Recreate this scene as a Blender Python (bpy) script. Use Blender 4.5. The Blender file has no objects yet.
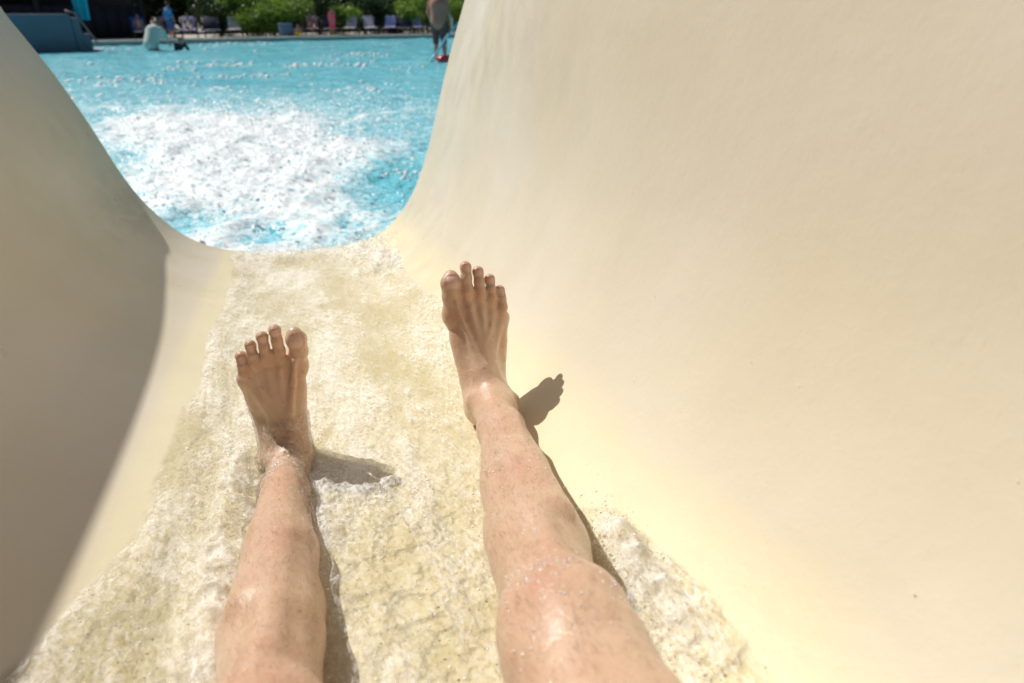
import bpy, math, random
import numpy as np
from mathutils import Vector, Matrix
from mathutils.bvhtree import BVHTree
R_ = math.radians
rng = np.random.default_rng(7); random.seed(7)
SC = bpy.context.scene; COL = SC.collection
# ------------------------------------------------------------------ camera
H = 1.50; PITCH = R_(26.0); FPX = 683.0
cam = bpy.data.cameras.new('camera'); cam.lens = 24.0; cam.sensor_width = 36; cam.clip_start = .02; cam.clip_end = 2000
cam.dof.use_dof = True; cam.dof.focus_distance = 1.08; cam.dof.aperture_fstop = 4.5
co = bpy.data.objects.new('camera', cam); COL.objects.link(co)
co.location = (0, 0, H); co.rotation_euler = (math.pi/2 - PITCH, 0, 0); SC.camera = co
# ------------------------------------------------------------------ slide frame
def ray(x, y):
    c, s = math.cos(PITCH), math.sin(PITCH); cx, cy = x-512, 341.5-y
    r = np.array([cx, FPX*c+cy*s, cy*c-FPX*s]); return r/np.linalg.norm(r)
CAM = np.array([0, 0, H])
D = ray(286, 106); U = np.cross(D, [0, 0, 1]); U /= np.linalg.norm(U); W = np.cross(U, D)
M3 = np.stack([U, D, W])                      # rows
BS = 1.50/1.03; WS = 1.50/.885
G = .53/.62                                     # slide units -> metres
def S2W(P): return G*np.asarray(P) @ M3 + CAM   # slide (u,v,w) -> world
def W2S(P): return (np.asarray(P)-CAM) @ M3.T
def B2W(P): return np.asarray(P) @ M3 + CAM     # body frame (same axes, metres) -> world
def at(px, py, Y):                            # world point on the line of sight at forward distance Y
    r = ray(px, py); return CAM + r*(Y/r[1])
# ------------------------------------------------------------------ sun and sky
su, sv = -.52, .55
SUN = su*U + sv*D + W; SUN /= np.linalg.norm(SUN)
el = math.asin(SUN[2]); az = math.atan2(SUN[0], SUN[1])
w = bpy.data.worlds.new('World'); SC.world = w; w.use_nodes = True
nt = w.node_tree; bg = nt.nodes['Background']; sky = nt.nodes.new('ShaderNodeTexSky')
sky.sky_type = 'NISHITA'; sky.sun_disc = False; sky.sun_elevation = el; sky.sun_rotation = az
sky.air_density = 1.0; sky.dust_density = 2.5; sky.ozone_density = 1.0
nt.links.new(sky.outputs[0], bg.inputs[0]); bg.inputs[1].default_value = .042
sl = bpy.data.lights.new('sun', 'SUN'); sl.energy = 3.6; sl.angle = R_(.55); sl.color = (1, .965, .90)
so = bpy.data.objects.new('sun', sl); COL.objects.link(so)
so.rotation_euler = Vector(SUN).to_track_quat('Z', 'Y').to_euler(); so.location = (-5, 0, 12)
SC.view_settings.view_transform = 'Standard'; SC.view_settings.look = 'None'
SC.view_settings.exposure = .17; SC.view_settings.gamma = 1
SC.render.engine = 'CYCLES'
SC.cycles.max_bounces = 10; SC.cycles.diffuse_bounces = 4; SC.cycles.transparent_max_bounces = 16
SC.cycles.caustics_reflective = False; SC.cycles.caustics_refractive = False
SC.cycles.sample_clamp_indirect = 6
try: SC.cycles.use_denoising = True
except Exception: pass
# ------------------------------------------------------------------ helpers
def tag(o, label=None, cat=None, group=None, kind=None):
    if label: o['label'] = label
    if cat: o['category'] = cat
    if group: o['group'] = group
    if kind: o['kind'] = kind
    return o
def empty(name, loc=(0, 0, 0), rz=0):
    o = bpy.data.objects.new(name, None); COL.objects.link(o); o.location = loc; o.rotation_euler = (0, 0, rz)
    o.empty_display_size = .1; return o
def mesh(name, V, F, mat, parent=None, smooth=True, attrs=None):
    me = bpy.data.meshes.new(name)
    V = np.asarray(V, np.float32); me.vertices.add(len(V)); me.vertices.foreach_set('co', V.ravel())
    if isinstance(F, np.ndarray):
        n, k = F.shape; me.loops.add(n*k); me.loops.foreach_set('vertex_index', F.astype(np.int32).ravel())
        me.polygons.add(n); me.polygons.foreach_set('loop_start', np.arange(0, n*k, k, dtype=np.int32))
    else:
        tot = sum(len(f) for f in F); me.loops.add(tot)
        me.loops.foreach_set('vertex_index', np.array([i for f in F for i in f], np.int32))
        me.polygons.add(len(F)); st = np.cumsum([0]+[len(f) for f in F[:-1]]).astype(np.int32)
        me.polygons.foreach_set('loop_start', st)
    me.update(calc_edges=True); me.validate()
    if smooth: me.polygons.foreach_set('use_smooth', np.ones(len(me.polygons), bool))
    for k_, a in (attrs or {}).items():
        at_ = me.attributes.new(k_, 'FLOAT', 'POINT'); at_.data.foreach_set('value', np.asarray(a, np.float32))
    if mat: me.materials.append(mat)
    o = bpy.data.objects.new(name, me); COL.objects.link(o)
    if parent: o.parent = parent
    return o
class MB:
    def __init__(s): s.V = []; s.F = []
    def add(s, V, F):
        n = len(s.V); s.V += [tuple(v) for v in V]; s.F += [tuple(i+n for i in f) for f in F]; return s
    def box(s, c, d, rz=0, rx=0):
        Q = Matrix.Rotation(rz, 3, 'Z') @ Matrix.Rotation(rx, 3, 'X'); V = []
        for z in (-1, 1):
            for x, y in ((-1, -1), (1, -1), (1, 1), (-1, 1)):
                V.append(Vector(c)+Q @ Vector((x*d[0]/2, y*d[1]/2, z*d[2]/2)))
        return s.add(V, [(3, 2, 1, 0), (4, 5, 6, 7), (0, 1, 5, 4), (1, 2, 6, 5), (2, 3, 7, 6), (3, 0, 4, 7)])
    def tube(s, pts, r, n=10):
        pts = [Vector(p) for p in pts]; k = len(pts); rs = r if isinstance(r, (list, tuple)) else [r]*k
        V = []; F = []
        for i, p in enumerate(pts):
            t = (pts[min(i+1, k-1)]-pts[max(i-1, 0)]).normalized()
            a = t.cross(Vector((0, 0, 1)) if abs(t.z) < .9 else Vector((1, 0, 0))).normalized(); b = t.cross(a)
            for j in range(n):
                q = 2*math.pi*j/n; V.append(p+(a*math.cos(q)+b*math.sin(q))*rs[i])
        for i in range(k-1):
            for j in range(n):
                F.append((i*n+j, i*n+(j+1) % n, (i+1)*n+(j+1) % n, (i+1)*n+j))
        F.append(tuple(range(n))[::-1]); F.append(tuple((k-1)*n+j for j in range(n)))
        return s.add(V, F)
    def build(s, name, mat, parent=None, smooth=False, bevel=0):
        o = mesh(name, s.V, s.F, mat, parent, smooth)
        if bevel:
            m = o.modifiers.new('b', 'BEVEL'); m.width = bevel; m.segments = 2; m.limit_method = 'ANGLE'
        return o
# ---- numpy value noise
def vnoise(P, seed=0):
    P = np.asarray(P, np.float64); n = P.shape[-1]; i = np.floor(P).astype(np.int64); f = P-i; f = f*f*f*(f*(f*6-15)+10)
    out = 0
    for c in range(2**n):
        wgt = 1; h = np.full(P.shape[:-1], (seed*374761393+12345) & 0xffffffff, np.uint64)
        for a in range(n):
            b = (c >> a) & 1; q = (i[..., a]+b).astype(np.int64).astype(np.uint64)
            h = (h ^ (q*np.uint64(0x9E3779B97F4A7C15))); h = (h ^ (h >> np.uint64(29)))*np.uint64(0xBF58476D1CE4E5B9)
            wgt = wgt*(f[..., a] if b else 1-f[..., a])
        h = h ^ (h >> np.uint64(32)); out = out+wgt*((h & np.uint64(0xffffff)).astype(np.float64)/0xffffff)
    return out*2-1
def fbm(P, o=4, seed=0, g=.5, ridged=False):
    t = 0; a = 1; s = 0; P = np.asarray(P, float)
    for k in range(o):
        n = vnoise(P*2.03**k + 17.3*k, seed+k); t = t+a*((1-2*np.abs(n)) if ridged else n); s += a; a *= g
    return t/s
def sstep(a, b, x): t = np.clip((x-a)/(b-a), 0, 1); return t*t*(3-2*t)
# ---- signed distance fields and surface nets
class Field:
    def __init__(s, lo, hi, h):
        s.lo = np.array(lo, float); s.h = h; s.n = np.ceil((np.array(hi)-s.lo)/h).astype(int)+1
        s.v = np.full(s.n, .5, np.float32)
    def add(s, f, lo, hi, k=.01, sub=False):
        a = np.clip(np.floor((np.array(lo)-s.lo)/s.h).astype(int), 0, s.n); b = np.clip(np.ceil((np.array(hi)-s.lo)/s.h).astype(int)+1, 0, s.n)
        if (b <= a).any(): return
        g = np.stack(np.meshgrid(*[s.lo[i]+s.h*np.arange(a[i], b[i]) for i in range(3)], indexing='ij'), -1).astype(np.float32)
        d = f(g); sl_ = tuple(slice(a[i], b[i]) for i in range(3)); o = s.v[sl_]
        if sub:
            d = -d; h = np.clip(.5-.5*(d-o)/-k*-1, 0, 1); s.v[sl_] = np.maximum(o, d) if k <= 0 else -(np.minimum(-o, -d) - np.maximum(k-np.abs(o-d), 0)**2/(4*k)); return
        s.v[sl_] = np.minimum(o, d) - np.maximum(k-np.abs(o-d), 0)**2/(4*k)
    def cap(s, a, b, ra, rb=None, k=.01):
        rb = ra if rb is None else rb; a = np.array(a, np.float32); b = np.array(b, np.float32); m = max(ra, rb)+k+.006
        ab = b-a; L = float(ab@ab)+1e-9
        def f(g):
            p = g-a; h = np.clip((p@ab)/L, 0, 1); return np.linalg.norm(p-h[..., None]*ab, axis=-1)-(ra+(rb-ra)*h)
        s.add(f, np.minimum(a, b)-m, np.maximum(a, b)+m, k)
    def ell(s, c, r, Rm=None, k=.01, sub=False):
        c = np.array(c, np.float32); r = np.array(r, np.float32); Rm = np.eye(3, dtype=np.float32) if Rm is None else np.array(Rm, np.float32)
        m = r.max()+k+.006
        def f(g):
            p = (g-c) @ Rm; k0 = np.linalg.norm(p/r, axis=-1); k1 = np.linalg.norm(p/(r*r), axis=-1)+1e-6; return k0*(k0-1)/k1
        s.add(f, c-m, c+m, k, sub)
    def nets(s, smooth=2):
        v = s.v; ins = v < 0; n = s.n
        c = np.zeros(n-1, np.int16)
        for dx in (0, 1):
            for dy in (0, 1):
                for dz in (0, 1): c += ins[dx:n[0]-1+dx, dy:n[1]-1+dy, dz:n[2]-1+dz]
        act = np.argwhere((c > 0) & (c < 8)); idx = np.full(n-1, -1, np.int32); idx[tuple(act.T)] = np.arange(len(act))
        acc = np.zeros((len(act), 3)); cnt = np.zeros(len(act))
        cs = [(x, y, z) for x in (0, 1) for y in (0, 1) for z in (0, 1)]
        for p in cs:
            for ax in range(3):
                if p[ax]: continue
                q = list(p); q[ax] = 1
                va = v[act[:, 0]+p[0], act[:, 1]+p[1], act[:, 2]+p[2]]; vb = v[act[:, 0]+q[0], act[:, 1]+q[1], act[:, 2]+q[2]]
                m = (va < 0) != (vb < 0); t = np.where(m, va/np.where(m, va-vb, 1), 0)
                P = np.tile(np.array(p, float), (len(act), 1)); P[:, ax] = t; acc += P*m[:, None]; cnt += m
        V = s.lo+(act+acc/np.maximum(cnt, 1)[:, None])*s.h
        F = []
        for ax in range(3):
            a1, a2 = (ax+1) % 3, (ax+2) % 3
            sa = [slice(None)]*3; sb = [slice(None)]*3; sa[ax] = slice(0, -1); sb[ax] = slice(1, None)
            A = ins[tuple(sa)]; B = ins[tuple(sb)]; e = np.argwhere(A != B)
            e = e[(e[:, a1] > 0) & (e[:, a2] > 0) & (e[:, a1] < n[a1]-1) & (e[:, a2] < n[a2]-1)]
            flip = A[tuple(e.T)]
            def ii(o1, o2):
                q = e.copy(); q[:, a1] += o1; q[:, a2] += o2; return idx[tuple(q.T)]
            quad = np.stack([ii(-1, -1), ii(0, -1), ii(0, 0), ii(-1, 0)], 1)
            quad[~flip] = quad[~flip][:, ::-1]; F.append(quad)
        F = np.concatenate(F); F = F[(F >= 0).all(1)]
        for it in range(smooth):
            lam = .5 if it % 2 == 0 else -.52 if smooth > 3 else .35
            S = np.zeros_like(V); C = np.zeros(len(V))
            for i in range(4):
                for j in (1, 3):
                    np.add.at(S, F[:, i], V[F[:, (i+j) % 4]]); np.add.at(C, F[:, i], 1)
            V = V+lam*(S/np.maximum(C, 1)[:, None]-V)
        return V, F
# ------------------------------------------------------------------ materials
def material(name):
    m = bpy.data.materials.new(name); m.use_nodes = True; t = m.node_tree; return m, t, t.nodes['Principled BSDF'], t.nodes['Material Output']
def N(t, typ, **kw):
    n = t.nodes.new(typ)
    for k, v in kw.items():
        if k in n.inputs.keys(): n.inputs[k].default_value = v
        else: setattr(n, k, v)
    return n
def ramp(t, fac, stops):
    r = t.nodes.new('ShaderNodeValToRGB'); e = r.color_ramp.elements
    while len(e) < len(stops): e.new(.5)
    for x, (p, c) in zip(e, stops): x.position = p; x.color = (*c, 1) if len(c) == 3 else c
    t.links.new(fac, r.inputs[0]); return r.outputs[0]
def noise(t, scale, detail=4, rough=.5, vec=None, dist=0, ntype=None):
    n = t.nodes.new('ShaderNodeTexNoise'); n.inputs['Scale'].default_value = scale; n.inputs['Detail'].default_value = detail
    n.inputs['Roughness'].default_value = rough; n.inputs['Distortion'].default_value = dist
    if vec is not None: t.links.new(vec, n.inputs['Vector'])
    return n.outputs['Fac']
def mapping(t, scale=(1, 1, 1), src='Object'):
    tc = t.nodes.new('ShaderNodeTexCoord'); mp = t.nodes.new('ShaderNodeMapping'); mp.inputs['Scale'].default_value = scale
    t.links.new(tc.outputs[src], mp.inputs[0]); return mp.outputs[0]
def mixc(t, fac, a, b, mode='MIX'):
    n = t.nodes.new('ShaderNodeMix'); n.data_type = 'RGBA'; n.blend_type = mode
    for k, v in (('Factor', fac), ('A', a), ('B', b)):
        i = [q for q in n.inputs if q.name == k and (q.type == 'RGBA' if k != 'Factor' else q.type == 'VALUE')][0]
        if hasattr(v, 'is_linked'): t.links.new(v, i)
        else: i.default_value = v if k == 'Factor' else (*v, 1)
    return [o for o in n.outputs if o.type == 'RGBA'][0]
def math_(t, op, a, b=None, clamp=False):
    n = t.nodes.new('ShaderNodeMath'); n.operation = op; n.use_clamp = clamp
    for i, v in enumerate((a, b)):
        if v is None: continue
        if hasattr(v, 'is_linked'): t.links.new(v, n.inputs[i])
        else: n.inputs[i].default_value = v
    return n.outputs[0]
def bump(t, h, strength, dist=.01, normal=None):
    b = t.nodes.new('ShaderNodeBump'); b.inputs['Strength'].default_value = strength; b.inputs['Distance'].default_value = dist
    t.links.new(h, b.inputs['Height'])
    if normal is not None: t.links.new(normal, b.inputs['Normal'])
    return b.outputs[0]
def attr(t, name):
    a = t.nodes.new('ShaderNodeAttribute'); a.attribute_name = name; return a.outputs['Fac']
def plain(name, col, rough=.6, nscale=0, var=.15, bmp=0, metallic=0, spec=.5):
    m, t, p, o = material(name); p.inputs['Roughness'].default_value = rough; p.inputs['Metallic'].default_value = metallic
    p.inputs['Specular IOR Level'].default_value = spec
    p.inputs['Base Color'].default_value = (*col, 1)
    if nscale:
        f = noise(t, nscale, 4, .6, mapping(t)); c = mixc(t, f, tuple(x*(1-var) for x in col), tuple(min(1, x*(1+var)) for x in col))
        t.links.new(c, p.inputs['Base Color'])
        if bmp: t.links.new(bump(t, f, bmp, .01), p.inputs['Normal'])
    return m
# gelcoat of the slide
def mat_slide():
    m, t, p, o = material('slide_gelcoat')
    au = attr(t, 'su')      # lateral coordinate: how far up the wall from the wetted floor (0 floor .. 1 wall)
    v = mapping(t)
    n1 = ramp(t, noise(t, 1.3, 3, .5, v), [(.35, (0,)*3), (.65, (1,)*3)]); n2 = noise(t, 9, 5, .6, v); n3 = noise(t, 60, 3, .6, v)
    edge = math_(t, 'ADD', au, math_(t, 'MULTIPLY', math_(t, 'SUBTRACT', n2, .5), .12))
    floor_f = ramp(t, edge, [(.40, (1, 1, 1)), (.50, (0, 0, 0))])
    wall = mixc(t, n1, (.66, .585, .44), (.71, .65, .545))
    flo = mixc(t, n1, (.74, .66, .45), (.76, .69, .50))
    c = mixc(t, floor_f, wall, flo)
    # faint mineral film and wear scuffs
    sc = noise(t, 3.2, 6, .65, mapping(t, (1, .35, 1)), .6)
    c = mixc(t, ramp(t, sc, [(.56, (0, 0, 0)), (.75, (.16, .16, .16))]), c, (.62, .50, .34))
    vs = mapping(t, (9, 60, 9)); scr = noise(t, 6, 2, .5, vs, 1.5)
    c = mixc(t, ramp(t, scr, [(.66, (0,)*3), (.74, (.30,)*3)]), c, (.60, .47, .32))
    refl_mask = math_(t, 'MULTIPLY', attr(t, 'refl_patch'), ramp(t, noise(t, 14, 5, .7, mapping(t, (1, .25, 1)), .8), [(.35, (.25,)*3), (.6, (1,)*3)])); c = mixc(t, refl_mask, c, (.42, .33, .20))  # brownish reflection on the left wall, painted into the base colour
    t.links.new(c, p.inputs['Base Color'])
    p.inputs['Roughness'].default_value = .34; p.inputs['Specular IOR Level'].default_value = .4
    r = ramp(t, n2, [(.3, (.27,)*3), (.7, (.5,)*3)]); t.links.new(r, p.inputs['Roughness'])
    b1 = bump(t, n2, .10, .02); b2 = bump(t, n3, .05, .004, b1)
    t.links.new(b2, p.inputs['Normal']); return m
def mat_skin():
    m, t, p, o = material('wet_skin')
    v = mapping(t); red = attr(t, 'red'); nail = attr(t, 'nail'); wet = attr(t, 'wet')
    n1 = noise(t, 14, 5, .6, v); n2 = noise(t, 70, 4, .65, v); n3 = noise(t, 420, 3, .6, v)
    c = mixc(t, ramp(t, n1, [(.3, (0,)*3), (.7, (1,)*3)]), (.575, .365, .24), (.67, .47, .33))
    c = mixc(t, ramp(t, n2, [(.45, (0,)*3), (.75, (.35,)*3)]), c, (.60, .35, .245))
    c = mixc(t, red, c, (.52, .20, .13))
    fr = ramp(t, noise(t, 160, 1, .4, v), [(.70, (0,)*3), (.76, (.45,)*3)])
    c = mixc(t, fr, c, (.34, .17, .09))
    c = mixc(t, nail, c, (.72, .48, .38))
    t.links.new(c, p.inputs['Base Color'])
    p.inputs['Subsurface Weight'].default_value = .22; p.inputs['Subsurface Radius'].default_value = (1, .35, .2); p.inputs['Subsurface Scale'].default_value = .006
    ro = ramp(t, n2, [(.3, (.30,)*3), (.7, (.52,)*3)]); t.links.new(ro, p.inputs['Roughness'])
    p.inputs['Coat Weight'].default_value = .55; p.inputs['Coat Roughness'].default_value = .09; p.inputs['Coat IOR'].default_value = 1.33
    # wrinkles, pores and water film
    vw = t.nodes.new('ShaderNodeTexVoronoi'); vw.inputs['Scale'].default_value = 260; t.links.new(v, vw.inputs['Vector'])
    b = bump(t, n2, .28, .004); b = bump(t, n3, .22, .0012, b); b = bump(t, vw.outputs['Distance'], .25, .0008, b)
    t.links.new(b, p.inputs['Normal'])
    cb = bump(t, noise(t, 130, 3, .55, v, 1.0), .8, .005, b); t.links.new(cb, p.inputs['Coat Normal'])
    return m
def mat_sheet(name='running_water', lo=(.87, .83, .70), thr=.42, milk=.16):
    """fast clear water: fresnel gloss over a film with a net of caustic light painted into its tint, plus sparse aerated threads"""
    m, t, p, o = material(name); t.nodes.remove(p)
    v = mapping(t); foam = attr(t, 'foam')
    wv = t.nodes.new('ShaderNodeMapping'); wv.vector_type = 'TEXTURE'; wv.inputs['Rotation'].default_value = (0, 0, R_(17.5)); wv.inputs['Scale'].default_value = (1, 2.0, 1)
    t.links.new(v, wv.inputs[0]); fv = wv.outputs[0]
    fz = noise(t, 115, 5, .68, fv, 1.2)
    b = bump(t, fz, .5, .003); bs = bump(t, noise(t, 60, 3, .55, fv, .8), 1, .02); bs = bump(t, fz, 1, .006, bs); bs = bump(t, noise(t, 260, 2, .6, v), 1, .004, bs); bd = bump(t, fz, .2, .0025)
    fn = t.nodes.new('ShaderNodeFresnel'); fn.inputs['IOR'].default_value = 1.33; t.links.new(b, fn.inputs['Normal'])
    gl = N(t, 'ShaderNodeBsdfGlossy'); gl.inputs['Roughness'].default_value = .11; t.links.new(bs, gl.inputs['Normal'])
    tr = t.nodes.new('ShaderNodeBsdfTransparent')
    def net(scale, w, dist):
        n = noise(t, scale, 1.5, .5, fv, dist); a = math_(t, 'ABSOLUTE', math_(t, 'SUBTRACT', n, .5)); return ramp(t, a, [(0, (1,)*3), (w*.45, (.55,)*3), (w, (0,)*3)])
    k = math_(t, 'MAXIMUM', net(46, .12, 1.5), math_(t, 'MULTIPLY', net(120, .12, 1.8), .85))  # bright caustic lines painted into the film's transmission colour
    k = math_(t, 'ADD', math_(t, 'MULTIPLY', k, .9), math_(t, 'MULTIPLY', math_(t, 'SUBTRACT', noise(t, 9, 4, .6, fv), .42), 2.0), True)
    t.links.new(mixc(t, k, lo, (1, 1, 1)), tr.inputs[0])
    mx = t.nodes.new('ShaderNodeMixShader'); t.links.new(math_(t, 'MULTIPLY', fn.outputs[0], .5, True), mx.inputs[0]); t.links.new(tr.outputs[0], mx.inputs[1]); t.links.new(gl.outputs[0], mx.inputs[2])
    fo = t.nodes.new('ShaderNodeBsdfDiffuse'); fo.inputs[0].default_value = (.99, .98, .95, 1); t.links.new(bd, fo.inputs['Normal'])
    tl = t.nodes.new('ShaderNodeBsdfTranslucent'); tl.inputs[0].default_value = (.99, .98, .95, 1); fmx = t.nodes.new('ShaderNodeMixShader'); fmx.inputs[0].default_value = .18; t.links.new(fo.outputs[0], fmx.inputs[1]); t.links.new(tl.outputs[0], fmx.inputs[2]); fo = fmx
    f1 = math_(t, 'ADD', foam, math_(t, 'MULTIPLY', math_(t, 'SUBTRACT', fz, .5), 2.0))
    f2 = ramp(t, f1, [(thr-.25, (0,)*3), (thr, (milk,)*3), (thr+.55, (.8,)*3)])
    m2 = t.nodes.new('ShaderNodeMixShader'); t.links.new(f2, m2.inputs[0]); t.links.new(mx.outputs[0], m2.inputs[1]); t.links.new(fo.outputs[0], m2.inputs[2])
    m3 = t.nodes.new('ShaderNodeMixShader'); cl = t.nodes.new('ShaderNodeBsdfTransparent'); fd = attr(t, 'fade')      # the film thins out to nothing at its margin
    fade = math_(t, 'MULTIPLY', math_(t, 'SUBTRACT', math_(t, 'MULTIPLY', fd, 1.8), math_(t, 'MULTIPLY', fz, .9)), 2.2, True)
    t.links.new(fade, m3.inputs[0]); t.links.new(cl.outputs[0], m3.inputs[1]); t.links.new(m2.outputs[0], m3.inputs[2])
    t.links.new(m3.outputs[0], o.inputs[0]); return m
def mat_pool():
    m, t, p, o = material('pool_water')
    v = mapping(t); foam = attr(t, 'foam')
    n = noise(t, .55, 4, .55, v, .8); c = mixc(t, ramp(t, n, [(.35, (0,)*3), (.65, (1,)*3)]), (.13, .62, .76), (.25, .74, .86))
    fz = noise(t, 10, 7, .74, v, 1.1); f1 = math_(t, 'ADD', foam, math_(t, 'MULTIPLY', math_(t, 'SUBTRACT', fz, .5), 3.2))
    ff = ramp(t, f1, [(.30, (0,)*3), (1.05, (1,)*3)])
    c = mixc(t, ff, c, (.96, .975, .975)); t.links.new(c, p.inputs['Base Color'])
    r = ramp(t, ff, [(0, (.07,)*3), (1, (.5,)*3)]); t.links.new(r, p.inputs['Roughness']); p.inputs['IOR'].default_value = 1.33
    b = bump(t, noise(t, 2.6, 5, .66, v, .5), .7, .16); b = bump(t, noise(t, 14, 3, .6, v), .8, .05, b)
    bf = bump(t, fz, .25, .05); mv = t.nodes.new('ShaderNodeMix'); mv.data_type = 'VECTOR'
    t.links.new(ff, mv.inputs[0]); t.links.new(b, mv.inputs[4]); t.links.new(bf, mv.inputs[5]); b = mv.outputs[1]
    t.links.new(b, p.inputs['Normal'])
    return m
def mat_drop():
    m, t, p, o = material('water_drops'); t.nodes.remove(p)
    gl = N(t, 'ShaderNodeBsdfGlossy'); gl.inputs['Roughness'].default_value = .42
    tr = t.nodes.new('ShaderNodeBsdfTransparent'); df = t.nodes.new('ShaderNodeBsdfDiffuse'); df.inputs[0].default_value = (.97, .97, .97, 1)
    tl = t.nodes.new('ShaderNodeBsdfTranslucent'); tl.inputs[0].default_value = (.97, .97, .97, 1)
    a = t.nodes.new('ShaderNodeMixShader'); a.inputs[0].default_value = .35; t.links.new(df.outputs[0], a.inputs[1]); t.links.new(tl.outputs[0], a.inputs[2])
    b = t.nodes.new('ShaderNodeMixShader'); b.inputs[0].default_value = .26; t.links.new(tr.outputs[0], b.inputs[1]); t.links.new(a.outputs[0], b.inputs[2])
    c = t.nodes.new('ShaderNodeMixShader'); c.inputs[0].default_value = .22; t.links.new(b.outputs[0], c.inputs[1]); t.links.new(gl.outputs[0], c.inputs[2])
    t.links.new(c.outputs[0], o.inputs[0]); return m
def mat_leaf(name, a, b_):
    m, t, p, o = material(name); v = mapping(t); n = noise(t, 2.3, 4, .6, v)
    c = mixc(t, ramp(t, n, [(.35, (0,)*3), (.65, (1,)*3)]), a, b_); t.links.new(c, p.inputs['Base Color']); p.inputs['Roughness'].default_value = .45
    tl = t.nodes.new('ShaderNodeBsdfTranslucent'); t.links.new(c, tl.inputs[0]); mx = t.nodes.new('ShaderNodeMixShader'); mx.inputs[0].default_value = .4
    t.links.new(p.outputs[0], mx.inputs[1]); t.links.new(tl.outputs[0], mx.inputs[2]); t.links.new(mx.outputs[0], o.inputs[0]); return m
m_fleck, t_, p_, o_ = material('glint_white'); p_.inputs['Base Color'].default_value = (.97, .97, .96, 1); p_.inputs['Roughness'].default_value = .35  # plain white for water beads and for flecks standing in as sun glints
MS = mat_slide(); MSK = mat_skin(); MSH = mat_sheet(); MFILM = mat_sheet('ankle_film', (.97, .95, .94), .44, .14); MP = mat_pool(); MD = mat_drop()

# ------------------------------------------------------------------ ground, pool
edge_pts = [(-26, 12.5), (-19, 18.2), (-12.6, 22.9), (-8.7, 25.9), (-2.8, 29.2), (6, 32.8), (18, 36), (30, 38)]
DECK = .15
edge_pts = [(x*BS, y*BS) for x, y in edge_pts]
Vd = [(x, y, DECK) for x, y in edge_pts]+[(x, y, DECK) for x, y in ((600, 60), (600, 900), (-600, 900), (-600, -20))]
gr = MB(); n = len(edge_pts)
gr.add(Vd, [tuple(range(len(Vd)))])
gr.add([(x, y, DECK) for x, y in edge_pts]+[(x, y, -1.2) for x, y in edge_pts], [(i, i+1, n+i+1, n+i) for i in range(n-1)])
m_deck = plain('deck_paving', (.52, .46, .42), .8, 3, .2, .2)
tag(gr.build('pool_deck', m_deck), kind='structure')
# coping: a real lipped kerb standing proud of the deck
cp = MB()
for (x0, y0), (x1, y1) in zip(edge_pts[:-1], edge_pts[1:]):
    L = math.hypot(x1-x0, y1-y0); a = math.atan2(y1-y0, x1-x0); nx, ny = -math.sin(a), math.cos(a)
    cp.box(((x0+x1)/2+nx*.12, (y0+y1)/2+ny*.12, DECK+.03), (L+.02, .42, .062), a)
tag(cp.build('pool_coping', plain('coping_stone', (.66, .56, .50), .7, 5, .15, .2), bevel=.012), kind='structure')
def pool_h(x, y):
    P = np.stack([x, y], -1)
    h = .020*fbm(P*.8, 3, 3)+.016*fbm(P*[2.2, 3.0], 3, 9, .55)+.006*fbm(P*[7, 9], 2, 15)
    return h*np.clip(y/8, .6, 1.25)*1.2
def wp(px, py): q = ray(px, py); return (CAM+q*(H/-q[2]))[:2]
FH = [(wp(272, 240), .22, .6), (wp(190, 228), .30, .6), (wp(402, 180), .50, .8)]
def foam_m(x, y):
    # churned run-out below the slide mouth, drifting off to the left
    P = np.stack([x, y], -1); n = fbm(P*.75, 5, 33, .6)
    xs_, ys_ = x/WS, y/WS; t = (ys_-2.6)/4.6; xc = -.95-1.9*t; hw = .58+1.15*np.clip(t, 0, 2); d = np.abs(xs_-xc)/hw
    f = (1-sstep(.35, 1.35, d+.55*n))*(1-sstep(.62, 1.15, t+.35*n))
    f2 = .42*(1-sstep(.4, 1.9, d*.62+.3*n))*(1-sstep(.9, 1.9, t+.2*n))
    f = np.maximum(f, f2)
    for c, rd, a in FH: f = f-a*np.exp(-(((x-c[0])/rd)**2+((y-c[1])/(rd*1.5))**2))
    return np.clip(f, 0, 1)
def pool_patch(x0, x1, nx, ys):
    X, Y = np.meshgrid(np.linspace(x0, x1, nx), ys, indexing='xy'); f = foam_m(X, Y); h = pool_h(X, Y)
    P = np.stack([X, Y], -1)
    h = h+f*(.07+.06*fbm(P*1.7, 4, 51, .5, True)+.012*fbm(P*8, 3, 71, .6))
    V = np.stack([X, Y, h], -1).reshape(-1, 3); ny = len(ys)
    i = np.arange(nx*ny).reshape(ny, nx); F = np.stack([i[:-1, :-1], i[:-1, 1:], i[1:, 1:], i[1:, :-1]], -1).reshape(-1, 4)
    return V, F, f.ravel()
y_near = np.linspace(3.4, 13.0, 560); y_far = np.concatenate([np.linspace(13.0, 26, 300), np.linspace(26.06, 56, 260)])
parts = [pool_patch(-9.5, 3.0, 700, y_near), pool_patch(-38, 12, 560, y_far)]
Vs = []; Fs = []; fs = []; off = 0
for V, F, f in parts: Vs.append(V); Fs.append(F+off); fs.append(f); off += len(V)
for x0, x1, y0, y1 in ((-40, -9.5, -18, 13), (3.0, 45, -18, 13), (-9.5, 3.0, -18, 3.4), (12, 45, 13, 56)):
    Vs.append(np.array([(x0, y0, 0), (x1, y0, 0), (x1, y1, 0), (x0, y1, 0)])); Fs.append(np.array([[0, 1, 2, 3]])+off); fs.append(np.zeros(4)); off += 4
tag(mesh('pool_water', np.concatenate(Vs), np.concatenate(Fs), MP, attrs={'foam': np.concatenate(fs)}), kind='structure')

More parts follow.
